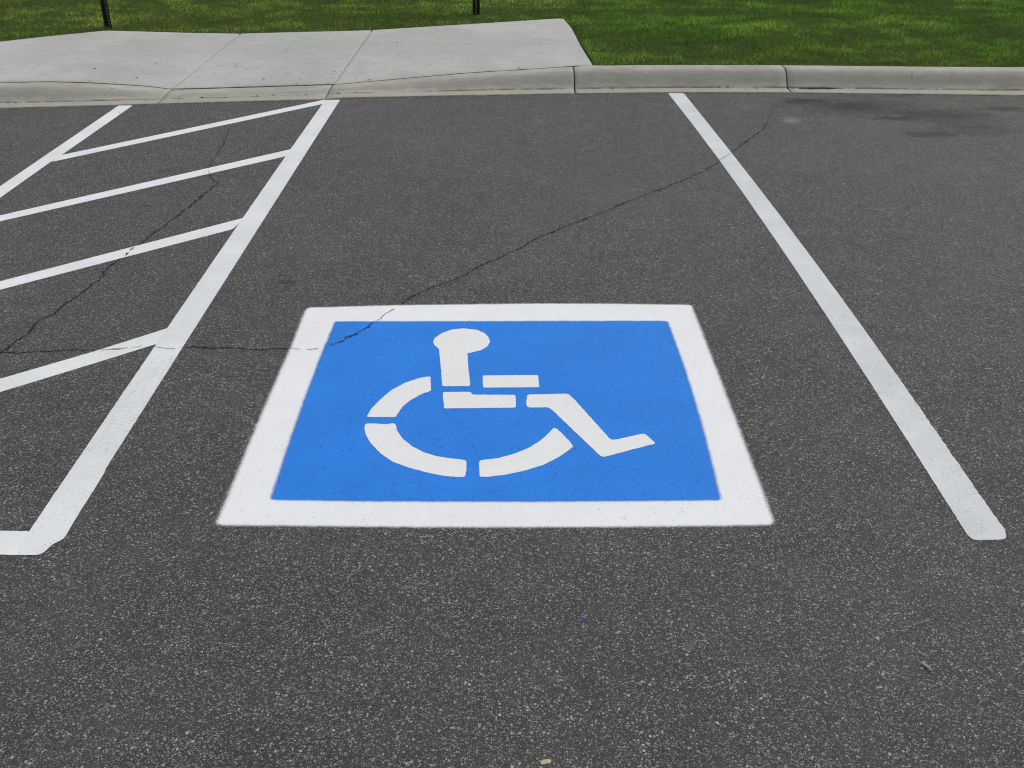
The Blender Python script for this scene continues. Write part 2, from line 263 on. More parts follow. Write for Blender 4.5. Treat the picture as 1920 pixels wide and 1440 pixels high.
def m_tyre_paint(name, **k):
    """line paint with a faint tyre-tread imprint along part of the line"""
    m = m_paint(name, **k); t = m.node_tree
    N = NT.__new__(NT); N.m, N.t, N.b = m, t, t.nodes['Principled BSDF']; N.pos = t.nodes.new('ShaderNodeNewGeometry').outputs['Position']
    src = N.b.inputs['Base Color'].links[0].from_socket
    c = N.xyz(N.warp(12, .02))
    tread = N.math('SINE', N.math('MULTIPLY', N.math('ADD', c[1], N.math('MULTIPLY', N.math('ABSOLUTE', N.math('ADD', c[0], 1.225)), .5)), 2 * math.pi / .021))
    rib = N.math('SINE', N.math('MULTIPLY', c[0], 2 * math.pi / .03))
    mk = N.math('MULTIPLY', N.ramp(tread, .1, .9), N.ramp(rib, -.7, .1))
    mk = N.math('MULTIPLY', mk, N.math('MULTIPLY', N.ramp(c[1], 2.75, 2.95), N.ramp(c[1], 3.35, 3.6, 1, 0)))
    mk = N.math('MULTIPLY', mk, N.ramp(N.noise(18, 2).outputs['Fac'], .3, .7))
    N.set(N.b.inputs['Base Color'], N.mix(N.math('MULTIPLY', mk, .55), src, (.42, .43, .44)))
    return m

def m_concrete(name, a, b, kerb=False):
    N = NT(name)
    big = N.noise(1.6, 4, .6).outputs['Fac']
    mp = N.n('ShaderNodeMapping'); N.set(mp.inputs[0], N.pos); mp.inputs['Scale'].default_value = (3, 22, 10)
    broom = N.noise(2.2, 4, .7, mp.outputs[0]).outputs['Fac']
    fine = N.noise(120, 4, .7).outputs['Fac']
    col = N.mix(N.ramp(big, .28, .72), a, b)
    col = N.mix(1, col, N.grey(N.ramp(broom, .3, .7, *((.88, 1.08) if kerb else (.94, 1.05)))), 'MULTIPLY')
    col = N.mix(1, col, N.grey(N.ramp(fine, .3, .7, *((.82, 1.14) if kerb else (.93, 1.05)))), 'MULTIPLY')
    col = N.mix(1, col, N.grey(N.ramp(N.noise(9, 5, .7, N.warp(4, .15)).outputs['Fac'], .3, .7, *((.90, 1.07) if kerb else (.95, 1.04)))), 'MULTIPLY')
    v = N.voro(9, N.warp(20, .05)); c = N.sep(v.outputs['Color'])
    m = N.math('MULTIPLY', N.math('GREATER_THAN', c[0], .93), N.ramp(v.outputs['Distance'], .03, .11, 1, 0))
    col = N.mix(N.math('MULTIPLY', m, .7), col, (.06, .055, .045))
    st = N.ramp(N.noise(2.6, 5, .7, N.warp(3, .3)).outputs['Fac'], .52, .75)
    col = N.mix(N.math('MULTIPLY', st, .16), col, (.20, .185, .15))
    if kerb:
        s = N.attr('across').outputs['Fac']
        wob = N.math('MULTIPLY_ADD', N.math('SUBTRACT', N.noise(5, 3, .6).outputs['Fac'], .5), .012, s)
        j = N.math('MULTIPLY', N.ramp(wob, .138, .150), N.ramp(wob, .150, .166, 1, 0))
        br = N.ramp(N.noise(3.3, 4, .75).outputs['Fac'], .38, .58)
        col = N.mix(N.math('MULTIPLY', N.math('MULTIPLY', j, br), .8), col, (.05, .045, .035))
        # overcast shade of the steep face, plus its dirt, darkened into the colour
        f = N.math('MULTIPLY', N.ramp(wob, .165, .20), N.ramp(wob, .235, .30, 1, 0))
        col = N.mix(N.math('MULTIPLY', f, N.ramp(big, .2, .8, .2, .6)), col, (.235, .228, .20))
        lip = N.ramp(wob, .13, .15, 1, 0)
        col = N.mix(N.math('MULTIPLY', lip, .45), col, (.30, .285, .235))
        e = N.math('MULTIPLY', N.ramp(wob, .0, .022, 1, 0), N.ramp(N.noise(30, 3, .7).outputs['Fac'], .35, .6))
        col = N.mix(N.math('MULTIPLY', e, .6), col, (.09, .08, .07))
    return N.done(col, .88, N.bump(N.math('ADD', fine, N.math('MULTIPLY', broom, .8)), .002, .5), .3)

def m_simple(name, a, b, sc=30, rough=.9, bd=.004):
    N = NT(name); f = N.noise(sc, 5, .7).outputs['Fac']
    return N.done(N.mix(N.ramp(f, .3, .7), a, b), rough, N.bump(f, bd, .8), .3)

def m_grass():
    N = NT('grass_blades'); a = N.attr('tint').outputs['Color']
    m = N.done(a, .9, None, .05)
    tr = N.n('ShaderNodeBsdfTranslucent'); N.set(tr.inputs[0], a); mx = N.n('ShaderNodeMixShader'); mx.inputs[0].default_value = .25
    N.t.links.new(N.b.outputs[0], mx.inputs[1]); N.t.links.new(tr.outputs[0], mx.inputs[2]); N.t.links.new(mx.outputs[0], N.out.inputs[0])
    return m

ASPH = m_asphalt()
CRACK = m_simple('crack_dark', (.008, .007, .006), (.022, .020, .018), 200, .95)  # near-black tone of the flat ribbons drawn for the cracks
CRACKB = m_simple('painted_crack', (.010, .03, .11), (.015, .05, .19), 200, .8)
CRACKW = m_simple('thin_painted_crack', (.10, .095, .085), (.25, .24, .23), 200, .9)
WHITE = m_paint('white_marking_paint', (.74, .77, .775), (.28, .28, .28), .955, .10, .65, var=.10)
BWHITE = m_paint('fresh_white_paint', (.765, .785, .81), (.28, .28, .28), .968, 0, .6, var=.04)
FWHITE = m_paint('figure_white_paint', (.745, .755, .76), (.35, .36, .38), .965, 0, .45, var=.03)
RWHITE = m_paint('cracked_white_paint', (.63, .662, .68), (.26, .27, .27), .945, .75, .7, var=.13)
MWHITE = m_tyre_paint('worn_white_paint', base=(.70, .728, .745), dark=(.28, .28, .28), pit=.945, crackle=.3, fleck=.7, var=.10)
BLUE = m_paint('blue_marking_paint', (.024, .212, .73), (.006, .035, .15), .945, 0, .8, .6, .10, RING)
SLABM = m_concrete('slab_concrete', (.37, .378, .358), (.445, .455, .44))
KERBM = m_concrete('kerb_concrete', (.335, .326, .285), (.41, .40, .355), True)
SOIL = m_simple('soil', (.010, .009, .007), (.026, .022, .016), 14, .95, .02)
LAWNM = m_simple('lawn_soil', (.028, .056, .014), (.060, .080, .026), 9, 1., .02); LAWNM.node_tree.nodes['Principled BSDF'].inputs['Specular IOR Level'].default_value = 0
POSTM = m_simple('dark_painted_steel', (.012, .012, .010), (.026, .024, .020), 40, .5, .0006)

# ---------------------------------------------------------------- kerb geometry functions
K = np.array(KERB)
J = [.5 * (a[0] + b[0]) for a, b in KJ]
W = .41
def kf(x): return float(np.interp(x, K[:, 0], K[:, 1]))
def kh(x): return float(np.interp(x, K[:, 0], K[:, 2]))
PS = [0, .04, .10, .138, .146, .154, .165, .18, .195, .21, .225, .24, .255, .275, .30, .33, .37, .395, .405, .41]
PZ = [.0, .0, .0, .005, .0, .04, .13, .28, .43, .57, .695, .80, .88, .95, .985, 1., 1., .995, .97, .90]

# asphalt: one sheet out to the kerb, plus the crack ribbons lying in/over it
xs = sorted(set([-60, -30, -10, -6] + list(K[:, 0]) + [6, 10, 30, 60]))
v, f, mi = [], [], []
for x in xs:
    yf = kf(x) + .03
    for y in (-45, -5, 1, 4, yf): v.append((x, y, 0))
for i in range(len(xs) - 1):
    for j in range(4): f.append((i * 5 + j, i * 5 + 5 + j, i * 5 + 6 + j, i * 5 + 1 + j)); mi.append(0)
def crack(pts, wd, z, slot, taper0=False, taper1=False, gap=0., rough=1.):
    p = resample(pts, .008, False); n = len(p)
    t = p[1:] - p[:-1]; t = np.vstack([t, t[-1:]]); t /= np.hypot(*t.T)[:, None]; nn = np.stack([-t[:, 1], t[:, 0]], 1)
    q = []
    for i in range(n):
        x, y = p[i]
        o = (mn.noise((x * 11, y * 11, 3)) * .009 + mn.noise((x * 34, y * 34, 9)) * .008 + mn.noise((x * 75, y * 75, 1)) * .0075) * rough
        o *= min(1, i / 5, (n - 1 - i) / 5)
        ww = wd * (.55 + .8 * (mn.noise((x * 13, y * 13, 8)) > .28) + .9 * abs(mn.noise((x * 23, y * 23, 7))) + .9 * max(0, mn.noise((x * 60, y * 60, 2))))
        if taper0: ww *= min(1, i / (n * .35) + .25)
        if taper1: ww *= min(1, (n - 1 - i) / (n * .35) + .25)
        q.append((x + nn[i, 0] * o, y + nn[i, 1] * o, ww / 2, nn[i]))
    b = len(v)
    for x, y, h, m in q:
        e1 = h * (1 + .8 * random.uniform(-1, 1)); e2 = h * (1 + .8 * random.uniform(-1, 1))
        v.append((x + m[0] * e1, y + m[1] * e1, z)); v.append((x - m[0] * e2, y - m[1] * e2, z))
    for i in range(n - 1):
        if gap and mn.noise((q[i][0] * 25, q[i][1] * 25, 4)) < gap - .5: continue
        f.append((b + 2 * i, b + 2 * i + 1, b + 2 * i + 3, b + 2 * i + 2)[::-1]); mi.append(slot)
crack(CRK1, .0082, .0010, 1, True); crack(CRK1X, .0045, .0032, 3, gap=.15); crack(CRK1B, .0028, .0032, 1, False, True, .2); crack(CRK1C, .008, .0032, 2)
crack(CRK1D, .0035, .0032, 3, False, False, .25); crack(CRK1E, .0085, .0010, 1); crack(CRK1F, .004, .0032, 3, gap=.2)
crack(CRK1G, .004, .0032, 3, gap=.15); crack(CRK1H, .006, .0010, 1, gap=.1)
crack(CRK2, .006, .0010, 1, True, gap=.2); crack(CRK2A, .003, .0032, 3); crack(CRK2B, .0078, .0010, 1); crack(CRK2C, .008, .0032, 1, gap=.25); crack(CRK2D, .0092, .0010, 1)
me = mesh('parking_lot', v, f); lot = link('parking_lot', me, ASPH)
for m_ in (CRACK, CRACKB, CRACKW): me.materials.append(m_)
me.polygons.foreach_set('material_index', mi); tag(lot, kind='structure')

# kerb: rolled concrete kerb with gutter lip, cast in lengths with open joints
v, f, ac = [], [], []
cuts = [-60, -12, -6] + J + [4.9, 8, 60]
for a, b in zip(cuts, cuts[1:]):
    a += .004; b -= .004
    cx = [a, a + .004] + [x for x in sorted(set(list(K[:, 0]) + list(np.arange(-6, 6, .12)))) if a + .02 < x < b - .02] + [b - .004, b]
    base = len(v); m = len(PS) + 2
    for i, x in enumerate(cx):
        drop = .004 if i in (0, len(cx) - 1) else 0
        yf = kf(x); h = kh(x); wob = mn.noise((x * 1.7, 0, 0)) * .004
        v.append((x, yf + wob, -.08)); ac.append(0)
        for s, z in zip(PS, PZ):
            zz = .005 + (h - .005) * z + .0012 * mn.noise((x * 9, s * 20, 1))
            v.append((x, yf + s + wob * (1 - s / W), zz - drop)); ac.append(s)
        v.append((x, yf + W, -.08)); ac.append(W)
    for i in range(len(cx) - 1):
        for j in range(m - 1):
            f.append((base + i * m + j, base + (i + 1) * m + j, base + (i + 1) * m + j + 1, base + i * m + j + 1))
    f.append(tuple(base + j for j in range(m))); f.append(tuple(base + (len(cx) - 1) * m + j for j in reversed(range(m))))
me = mesh('kerb', v, f); pt_attr(me, 'across', ac)
me.polygons.foreach_set('use_smooth', [len(p.vertices) == 4 for p in me.polygons])
tag(link('kerb', me, KERBM), kind='structure')

# pavement slab (drop-kerb ramp) in four panels with tooled joints
SL = [(x, y, .14) for x, y in SLAB]; SL[-1] = (SL[-1][0] + .012, SL[-1][1] + .13, .121); SL[-2] = (*SL[-2][:2], .13)
d0 = np.array(SL[0][:2]) - np.array(SL[1][:2]); d0 = d0 / abs(d0[0])
SL = [(SL[0][0] - 1.55, SL[0][1] + d0[1] * 1.55 * .62, .135)] + SL
def ytop(x):   # outer edge of slab / kerb back as seen from the lawn
    xs_ = [p[0] for p in SL]; ys_ = [p[1] for p in SL]
    if x < xs_[0] or x > xs_[-1]: return kf(x) + W
    return max(float(np.interp(x, xs_, ys_)), kf(x) + W)
def along(pts, us):
    p = np.array(pts, float); d = np.linalg.norm(p[1:] - p[:-1], axis=1); s = np.concatenate([[0], np.cumsum(d)]) / d.sum()
    return np.stack([np.interp(us, s, p[:, k]) for k in range(3)], 1)
def far_between(x0, x1):
    ps = [p for p in SL[:11] if x0 + .01 < p[0] < x1 - .01]
    f_ = lambda x: (x, float(np.interp(x, [p[0] for p in SL[:11]], [p[1] for p in SL[:11]])), .14)
    return [f_(x0)] + ps + [f_(x1)]
def coons(top, bx0, bx1, right=None, gap=.012, dz=0., inset=.004, nu=40, nv=24):
    us = np.linspace(0, 1, nu); vs = np.linspace(0, 1, nv); T = along(top, us)
    bx = np.linspace(bx0, bx1, nu); B = np.array([(x, kf(x) + W + gap(x) , kh(x)) for x in bx])
    Rr = along(right, vs) if right is not None else None
    G = np.zeros((nu, nv, 3))
    for i, u in enumerate(us):
        for j, t in enumerate(vs):
            p = B[i] * (1 - t) + T[i] * t
            if Rr is not None: p = p + (Rr[j] - (B[-1] * (1 - t) + T[-1] * t)) * u
            p[2] += .002 * mn.noise((p[0] * 1.3, p[1] * 1.3, 0)) + dz
            G[i, j] = p
    return G
PAV_V, PAV_F = [], []
def add_panel(G, lip=.0035, ins=.004, rnd=.007):
    nu, nv, _ = G.shape; C_ = G.mean((0, 1))
    def shrink(G, d):
        H_ = G.copy(); w_ = np.linalg.norm(G[-1, nv // 2] - G[0, nv // 2]); l_ = np.linalg.norm(G[nu // 2, -1] - G[nu // 2, 0])
        return H_
    du = (G[-1] - G[0]); L = np.linalg.norm(du, axis=1)[:, None] + 1e-9; du = du / L
    rows = []
    # positions across u with extra rows close to the edges for the rounded arris
    def at(u):
        k = u * (nu - 1); i = min(int(k), nu - 2); return G[i] + (G[i + 1] - G[i]) * (k - i)
    Lm = float(L.mean())
    uu = [ins / Lm, (ins + .003) / Lm, (ins + rnd) / Lm] + list(np.linspace(0, 1, nu)[1:-1]) + [1 - (ins + rnd) / Lm, 1 - (ins + .003) / Lm, 1 - ins / Lm]
    uz = [-lip, -lip * .3, 0] + [0] * (nu - 2) + [0, -lip * .3, -lip]
    M = []
    for u, dz in zip(uu, uz):
        r = at(u).copy(); r[:, 2] += dz
        r0 = r[0].copy(); r1 = r[1]; d = (r1 - r0); d /= np.linalg.norm(d)
        e = r0 + d * .006; r[0] = e; r0[2] -= .004
        sk = r0.copy(); sk[2] -= .10; l = r[-1].copy(); l[2] -= .003; l[:2] += d[:2] * .004; sl_ = l.copy(); sl_[2] -= .10
        M.append(np.vstack([[sk], [r0], r, [l], [sl_]]))
    first = M[0].copy(); first[:, 2] -= .1; last = M[-1].copy(); last[:, 2] -= .1
    M = [first] + M + [last]; m = len(M[0]); b = len(PAV_V)
    for r in M: PAV_V.extend(map(tuple, r))
    for i in range(len(M) - 1):
        for j in range(m - 1):
            PAV_F.append((b + i * m + j, b + (i + 1) * m + j, b + (i + 1) * m + j + 1, b + i * m + j + 1))
gp = lambda x: .042 if J[0] < x < J[1] else .014
jx = [(j[0][0], j[1][0]) for j in JOINTS]
tops = [SL[0][0], jx[0][0], jx[1][0], jx[2][0]]; bots = [SL[0][0] - .05, jx[0][1], jx[1][1], jx[2][1]]
for i in range(3):
    add_panel(coons(far_between(tops[i], tops[i + 1]), bots[i], bots[i + 1], gap=gp), lip=(.0012 if i == 0 else .0035), ins=(.0035 if i == 0 else .0062))
right = [(SL[-1][0], kf(.59) + W + .006, .121), SL[-2], SL[-3], SL[-4]]
far4 = [(jx[2][0], float(np.interp(jx[2][0], [p[0] for p in SL[:11]], [p[1] for p in SL[:11]])), .14)] + [p for p in SL[:11] if p[0] > jx[2][0] + .02 and p[0] < .43] + [(.44, 10.29, .14), (SL[-4][0] - .006, SL[-4][1] + .02, .14)]
right[-1] = far4[-1]
G4 = coons(far4, jx[2][1], SL[-1][0], right, gap=gp, nu=60); add_panel(G4, ins=.006)
me = mesh('pavement', PAV_V, PAV_F); me.polygons.foreach_set('use_smooth', [True] * len(me.polygons))
tag(link('pavement', me, SLABM), kind='structure')
# soil bed under the slab, seen only in the joints
Gs = [coons(far_between(tops[i], tops[i + 1]), bots[i], bots[i + 1], gap=lambda x: -.02, dz=-.055, nu=12, nv=8) for i in range(3)] + [coons(far4, jx[2][1], SL[-1][0] - .03, right, gap=lambda x: -.02, dz=-.055, nu=12, nv=8)]
v, f = [], []
for G in Gs:
    b = len(v); nu, nv = G.shape[:2]; v += [tuple(p) for p in G.reshape(-1, 3)]
    f += [(b + i * nv + j, b + (i + 1) * nv + j, b + (i + 1) * nv + j + 1, b + i * nv + j + 1) for i in range(nu - 1) for j in range(nv - 1)]
b = len(v); jxs = list(np.arange(-5.2, .56, .06))     # dark joint-filler strip, added to deepen the gap's shadow between kerb and slab
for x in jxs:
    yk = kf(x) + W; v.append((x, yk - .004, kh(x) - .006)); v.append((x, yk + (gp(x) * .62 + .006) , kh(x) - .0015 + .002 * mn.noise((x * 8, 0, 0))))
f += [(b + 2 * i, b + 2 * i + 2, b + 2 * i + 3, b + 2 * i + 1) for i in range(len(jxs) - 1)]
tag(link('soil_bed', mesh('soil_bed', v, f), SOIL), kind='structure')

# lawn ground
def zlawn(x, y):
    yt = ytop(x); d = max(0, y - yt)
    on = SL[0][0] < x < SL[-1][0]
    e = (.128 if on else kh(x) - .012)
    if not on and x < SL[0][0]: e = .10
    return e + (.155 - e) * min(1, d / 1.2) + .012 * mn.noise((x * .9, y * .9, 2)) * min(1, d / .3) + .01 * max(0, y - 11) * .5
xs = sorted(set([-60, -40, -25, -15, -10] + list(np.arange(-8, 8.01, .14)) + [p[0] for p in SL] + [SL[-1][0] + .004, .50, .53, .56] + [10, 15, 25, 40, 60]))
rows = [0, .03, .08, .15, .3, .6, 1, 1.5, 2.2, 3, 4, 6, 9, 15, 30, 60, 110]
v, f = [], []
for x in xs:
    yt = ytop(x) + .004
    for k, r in enumerate(rows):
        y = yt + r; v.append((x, y, zlawn(x, y) - (.05 if k == 0 else 0)))
m = len(rows)
f = [(i * m + j, (i + 1) * m + j, (i + 1) * m + j + 1, i * m + j + 1) for i in range(len(xs) - 1) for j in range(m - 1)]
tag(link('lawn', mesh('lawn', v, f), LAWNM), kind='structure')

# ---------------------------------------------------------------- grass blades
def grass():
    NB = 480000
    X = rng.uniform(-7.5, 7.5, NB); Y = 8.0 + 8.5 * rng.random(NB) ** 1.25
    gx = np.linspace(-8, 8, 1601); yt = np.array([ytop(x) for x in gx]); YT = np.interp(X, gx, yt)
    # clumpy density and thin, thatchy places
    gy = np.linspace(7.5, 17.5, 401)
    def field(fx, fy, o, oct=3):
        g = np.zeros((321, 201)); xx = np.linspace(-8, 8, 321); yy = np.linspace(7.5, 17.5, 201)
        for i, a in enumerate(xx):
            for j, b in enumerate(yy): g[i, j] = mn.fractal((a * fx, b * fy, o), 1, 2, oct)
        def smp(x, y):
            u = (x + 8) / 16 * 320; w_ = (y - 7.5) / 10 * 200; i = np.clip(u.astype(int), 0, 319); j = np.clip(w_.astype(int), 0, 199)
            a, b = u - i, w_ - j
            return (g[i, j] * (1 - a) + g[i + 1, j] * a) * (1 - b) + (g[i, j + 1] * (1 - a) + g[i + 1, j + 1] * a) * b
        return smp
    F1 = field(1.1, 1.6, 1.3); F2 = field(3.2, 4.2, 7.7); F3 = field(.45, .7, 4.1, 2); F4 = field(6.5, 8.5, 2.2, 2)
    d = Y - YT
    clump = F2(X, Y) + .7 * F4(X, Y)
    keep = ((d > .022) | ((d > .002) & (rng.random(NB) < .12))) & (rng.random(NB) < np.clip(.85 + .6 * clump, .15, 1)) & (rng.random(NB) < np.clip(.45 + d * 2.2, 0, 1))
    X, Y, d, clump = X[keep], Y[keep], d[keep], clump[keep]; n = len(X)
    Z = np.array([zlawn(x, y) for x, y in zip(X, Y)]) - .003 + .010 * np.clip(clump, -.3, 1)
    f1, f2, f3, f4 = F1(X, Y), F2(X, Y), F3(X, Y), F4(X, Y)
    patch = np.zeros(n)
    for (cx_, cy_), rx, ry in ((BARE[0], .28, .16), (BARE[1], .32, .14), (BARE[2], .35, .2), (BARE[3], .4, .12)):
        patch = np.maximum(patch, np.clip(1.5 - np.hypot((X - cx_) / rx, (Y - cy_) / ry) + .5 * F4(X, Y), 0, 1))
    kk = rng.random(n) > patch * .75; X, Y, Z, d, clump, patch = X[kk], Y[kk], Z[kk], d[kk], clump[kk], patch[kk]; n = len(X)
    f1, f2, f3, f4 = F1(X, Y), F2(X, Y), F3(X, Y), F4(X, Y)
    ln = rng.gamma(9, .0035, n) * (1 + .65 * np.clip(clump, -.9, 1.2)); ln *= np.where(d < .08, .75, 1); ln = np.clip(ln, .012, .085)
    wd = rng.uniform(.0022, .0048, n) * (1 + np.clip(Y - 9, 0, 8) * .07)
    th = rng.uniform(0, 2 * np.pi, n); wind = 2.2 * f1
    th = np.where(rng.random(n) < .35, wind + rng.normal(0, .6, n), th)
    lean = np.abs(rng.normal(1.05, .42, n)); lean = np.clip(lean, .05, 1.35)
    dx, dy = np.cos(th), np.sin(th); fc = rng.uniform(0, 2 * np.pi, n); px, py = np.cos(fc), np.sin(fc)
    V = np.zeros((n, 5, 3))
    m1 = ln * .55
    hx, hz = m1 * np.sin(lean * .6), m1 * np.cos(lean * .6)
    tx, tz = hx + ln * .45 * np.sin(lean * 1.3), hz + ln * .45 * np.cos(lean * 1.3)
    for k, (o, zz, ww) in enumerate(((0, 0, -1), (0, 0, 1), (hx, hz, .8), (hx, hz, -.8), (tx, tz, 0))):
        V[:, k, 0] = X + dx * o + px * wd / 2 * ww; V[:, k, 1] = Y + dy * o + py * wd / 2 * ww; V[:, k, 2] = Z + zz
    # blade colours
    green = np.array([.145, .315, .040]); deep = np.array([.075, .180, .034]); olive = np.array([.250, .340, .075]); straw = np.array([.34, .29, .12]); lime = np.array([.22, .40, .030])
    a = rng.random(n)[:, None]
    left = 1 / (1 + np.exp((X - .55) * 3.5)); left = np.clip(left + .35 * f3, 0, 1)
    edge = np.exp(-d / .35)
    ol = np.clip(.12 + .62 * left + .30 * edge + .55 * f3 + .30 * f2, 0, 1)[:, None]
    dk = np.clip(.26 - .95 * clump - .3 * f1 + 1.1 * patch + .25 * (Y > 10.4) * np.clip((X - 1.2) / 2, 0, 1), 0, .95)[:, None]
    c = green * (1 - ol) + olive * ol
    c = c * (1 - dk) + (deep * (1 - .4 * ol) + olive * .45 * .4 * ol) * dk
    lm = np.clip(.20 * f2 + .10 + .25 * f4, 0, .45)[:, None] * (rng.random(n) < .5)[:, None]; c = c * (1 - lm) + lime * lm
    c *= (rng.uniform(.5, 1.45, n) * np.clip(1 + .42 * f1 + .30 * f2, .5, 1.45))[:, None]
    pst = np.clip(.02 + .04 * left + .10 * edge - .03 * f2 + .3 * patch, .008, .4)
    isst = (rng.random(n) < pst)[:, None]; c = np.where(isst, straw * rng.uniform(.35, 1.0, n)[:, None], c)
    me = bpy.data.meshes.new('grass')
    me.vertices.add(n * 5); me.vertices.foreach_set('co', V.reshape(-1).astype(np.float32))
    idx = (np.arange(n) * 5)[:, None]
    loops = np.hstack([idx + np.array([[0, 1, 2, 3]]), idx + np.array([[3, 2, 4]])]).reshape(-1)
    me.loops.add(len(loops)); me.loops.foreach_set('vertex_index', loops.astype(np.int32))
    me.polygons.add(n * 2); st = (np.arange(n) * 7)[:, None] + np.array([[0, 4]])
    me.polygons.foreach_set('loop_start', st.reshape(-1).astype(np.int32))
    me.update(calc_edges=True)
    at = me.color_attributes.new('tint', 'FLOAT_COLOR', 'POINT')
    col = np.ones((n, 5, 4)); sh = np.array([1, 1, 1, 1, 1])[None, :, None]; col[:, :, :3] = c[:, None, :] * 1.0
    at.data.foreach_set('color', col.reshape(-1).astype(np.float32))
    tag(link('grass', me, m_grass()), 'short green grass covering the lawn behind the kerb', 'grass', kind='stuff')
grass()

# ---------------------------------------------------------------- painted markings
def root(name, x, y, *t, z=0):
    o = bpy.data.objects.new(name, None); S.collection.objects.link(o); o.location = (x, y, z); o.empty_display_size = .2
    tag(o, *t); return o
sym = root('accessible_parking_symbol', -.045, 3.1, 'blue rectangle with white wheelchair figure painted inside a white border on the asphalt', 'painted symbol')
bo = soft_poly('white_border', OUT, .0016, BWHITE, sym, .012, .016, seed=3)
bf = soft_poly('blue_field', INN, .0021, BLUE, sym, .013, .015, seed=8)
for nm, pts in (('head_and_torso', HEAD), ('seat', SEAT), ('armrest', ARM), ('leg', LEG), ('wheel_arc', ARC1), ('wheel_arc', ARC2), ('wheel_arc', ARC3)):
    poly_obj(nm, pts, .0026, FWHITE, sym, .005, 1, .0012, seed=len(nm))

def ext(p, q, x):      # continue the edge p->q to a given X
    t = (x - q[0]) / (q[0] - p[0]); return (x, q[1] + (q[1] - p[1]) * t)
def strip(name, L, Rr, z, mat, label, group=None, amp=.0012, step=.012, cat='painted line'):
    pts = list(L) + list(reversed(Rr))
    c = np.mean(np.array(pts), 0)
    o = poly_obj(name, pts, z, mat, None, step, 1, amp, seed=len(pts))
    o.data.transform(__import__('mathutils').Matrix.Translation((-c[0], -c[1], 0))); o.location = (c[0], c[1], 0)
    return tag(o, label, cat, group)
gl, gh = 'white parking lines', 'diagonal stripes of the aisle'
strip('parking_line', RLINE[0], RLINE[1], .0016, RWHITE, 'long white line right of the wheelchair symbol, its near end free and finely cracked', gl, lambda x, y: .0035 if (x > 1.28 and y < 3.2) else .0012)
strip('parking_line', MLINE[0], MLINE[1], .0021, MWHITE, 'long white line between wheelchair symbol and striped aisle, joined by all diagonal stripes', gl)
XL = -2.63
ll = list(LLINE[0]) + [(-2.678, 3.2), (-2.68, 2.28)]; lr = list(LLINE[1]) + [(-2.585, 3.2), (-2.58, 2.28)]
strip('parking_line', ll, lr, .0021, WHITE, 'white line from the kerb to the left picture edge, far side of the striped aisle', gl)
strip('parking_line', [TLINE[0][0], TLINE[0][1], (-2.60, 2.393)], [TLINE[1][0], TLINE[1][1], (-2.60, 2.286)], .0016, WHITE, 'short white crossbar closing the near end of the striped aisle at the left edge', gl)
hl = ['uppermost diagonal stripe, meeting the long white line right at the kerb', 'thin diagonal stripe, second below the kerb, crossed by a curving crack',
      'diagonal stripe, third below the kerb, broken by a dark crack', 'widest looking diagonal stripe, nearest the viewer, with a thin crack across it']
for i, s in enumerate((S1, S2, S3, S4)):
    L, Rr = list(s[0]), list(s[1])
    if i: L.append(ext(L[-2], L[-1], XL)); Rr.append(ext(Rr[-2], Rr[-1], XL))
    strip('diagonal_stripe', L, Rr, .0016, WHITE, 'white ' + hl[i], gh)

# ---------------------------------------------------------------- sign posts (perforated U-channel steel)
def sign_post(x, y, rz, label):
    prof = [(-.034, .002), (-.021, 0), (-.0125, .022), (.0125, .022), (.021, 0), (.034, .002)]
    v, f = [], []; pitch = .0254; z0 = -.10; n = 84
    # web: a ring of quads round each bolt hole
    for side, yo in ((0, .022), (1, .019)):
        for k in range(n):
            zc = z0 + (k + .5) * pitch; b = len(v)
            for a in range(8):
                an = math.pi / 8 + a * math.pi / 4; v.append((.0064 * math.cos(an), yo, zc + .0064 * math.sin(an)))
            for cx_, cz_ in ((.0125, .0050), (.0050, .0127), (-.0050, .0127), (-.0125, .0050), (-.0125, -.0050), (-.0050, -.0127), (.0050, -.0127), (.0125, -.0050)): v.append((cx_, yo, zc + cz_))
            for a in range(8):
                q = (b + a, b + 8 + a, b + 8 + (a + 1) % 8, b + (a + 1) % 8); f.append(q if side == 0 else q[::-1])
            for a, (sx, sz) in ((0, (1, 1)), (2, (-1, 1)), (4, (-1, -1)), (6, (1, -1))):
                c = len(v); v.append((.0125 * sx, yo, zc + .0127 * sz)); f.append((b + 8 + a, c, b + 8 + a + 1) if side == 0 else (b + 8 + a + 1, c, b + 8 + a))
    za, zb = z0 - .05, z0 + n * pitch
    def bar(p, q, t=.003):
        b = len(v)
        for z in (za, zb):
            v.extend([(p[0], p[1], z), (q[0], q[1], z), (q[0], q[1] - t, z), (p[0], p[1] - t, z)])
        f.extend([(b, b + 1, b + 5, b + 4), (b + 1, b + 2, b + 6, b + 5), (b + 2, b + 3, b + 7, b + 6), (b + 3, b, b + 4, b + 7), (b + 4, b + 5, b + 6, b + 7), (b + 3, b + 2, b + 1, b)])
    for i in (0, 1, 3, 4): bar(prof[i], prof[i + 1])
    o = link('sign_post', mesh('sign_post', v, f), POSTM); o.location = (x, y, zlawn(x, y)); o.rotation_euler = (R(.4), R(rz[1]), R(rz[0]))
    return tag(o, label, 'post', 'perforated sign posts in the lawn')
sign_post(*POSTS[0], (-12, -1.6), 'dark perforated steel post in the grass, the left one of the two')
sign_post(*POSTS[1], (4, .0), 'dark perforated steel post in the grass, nearer the corner of the concrete slab')

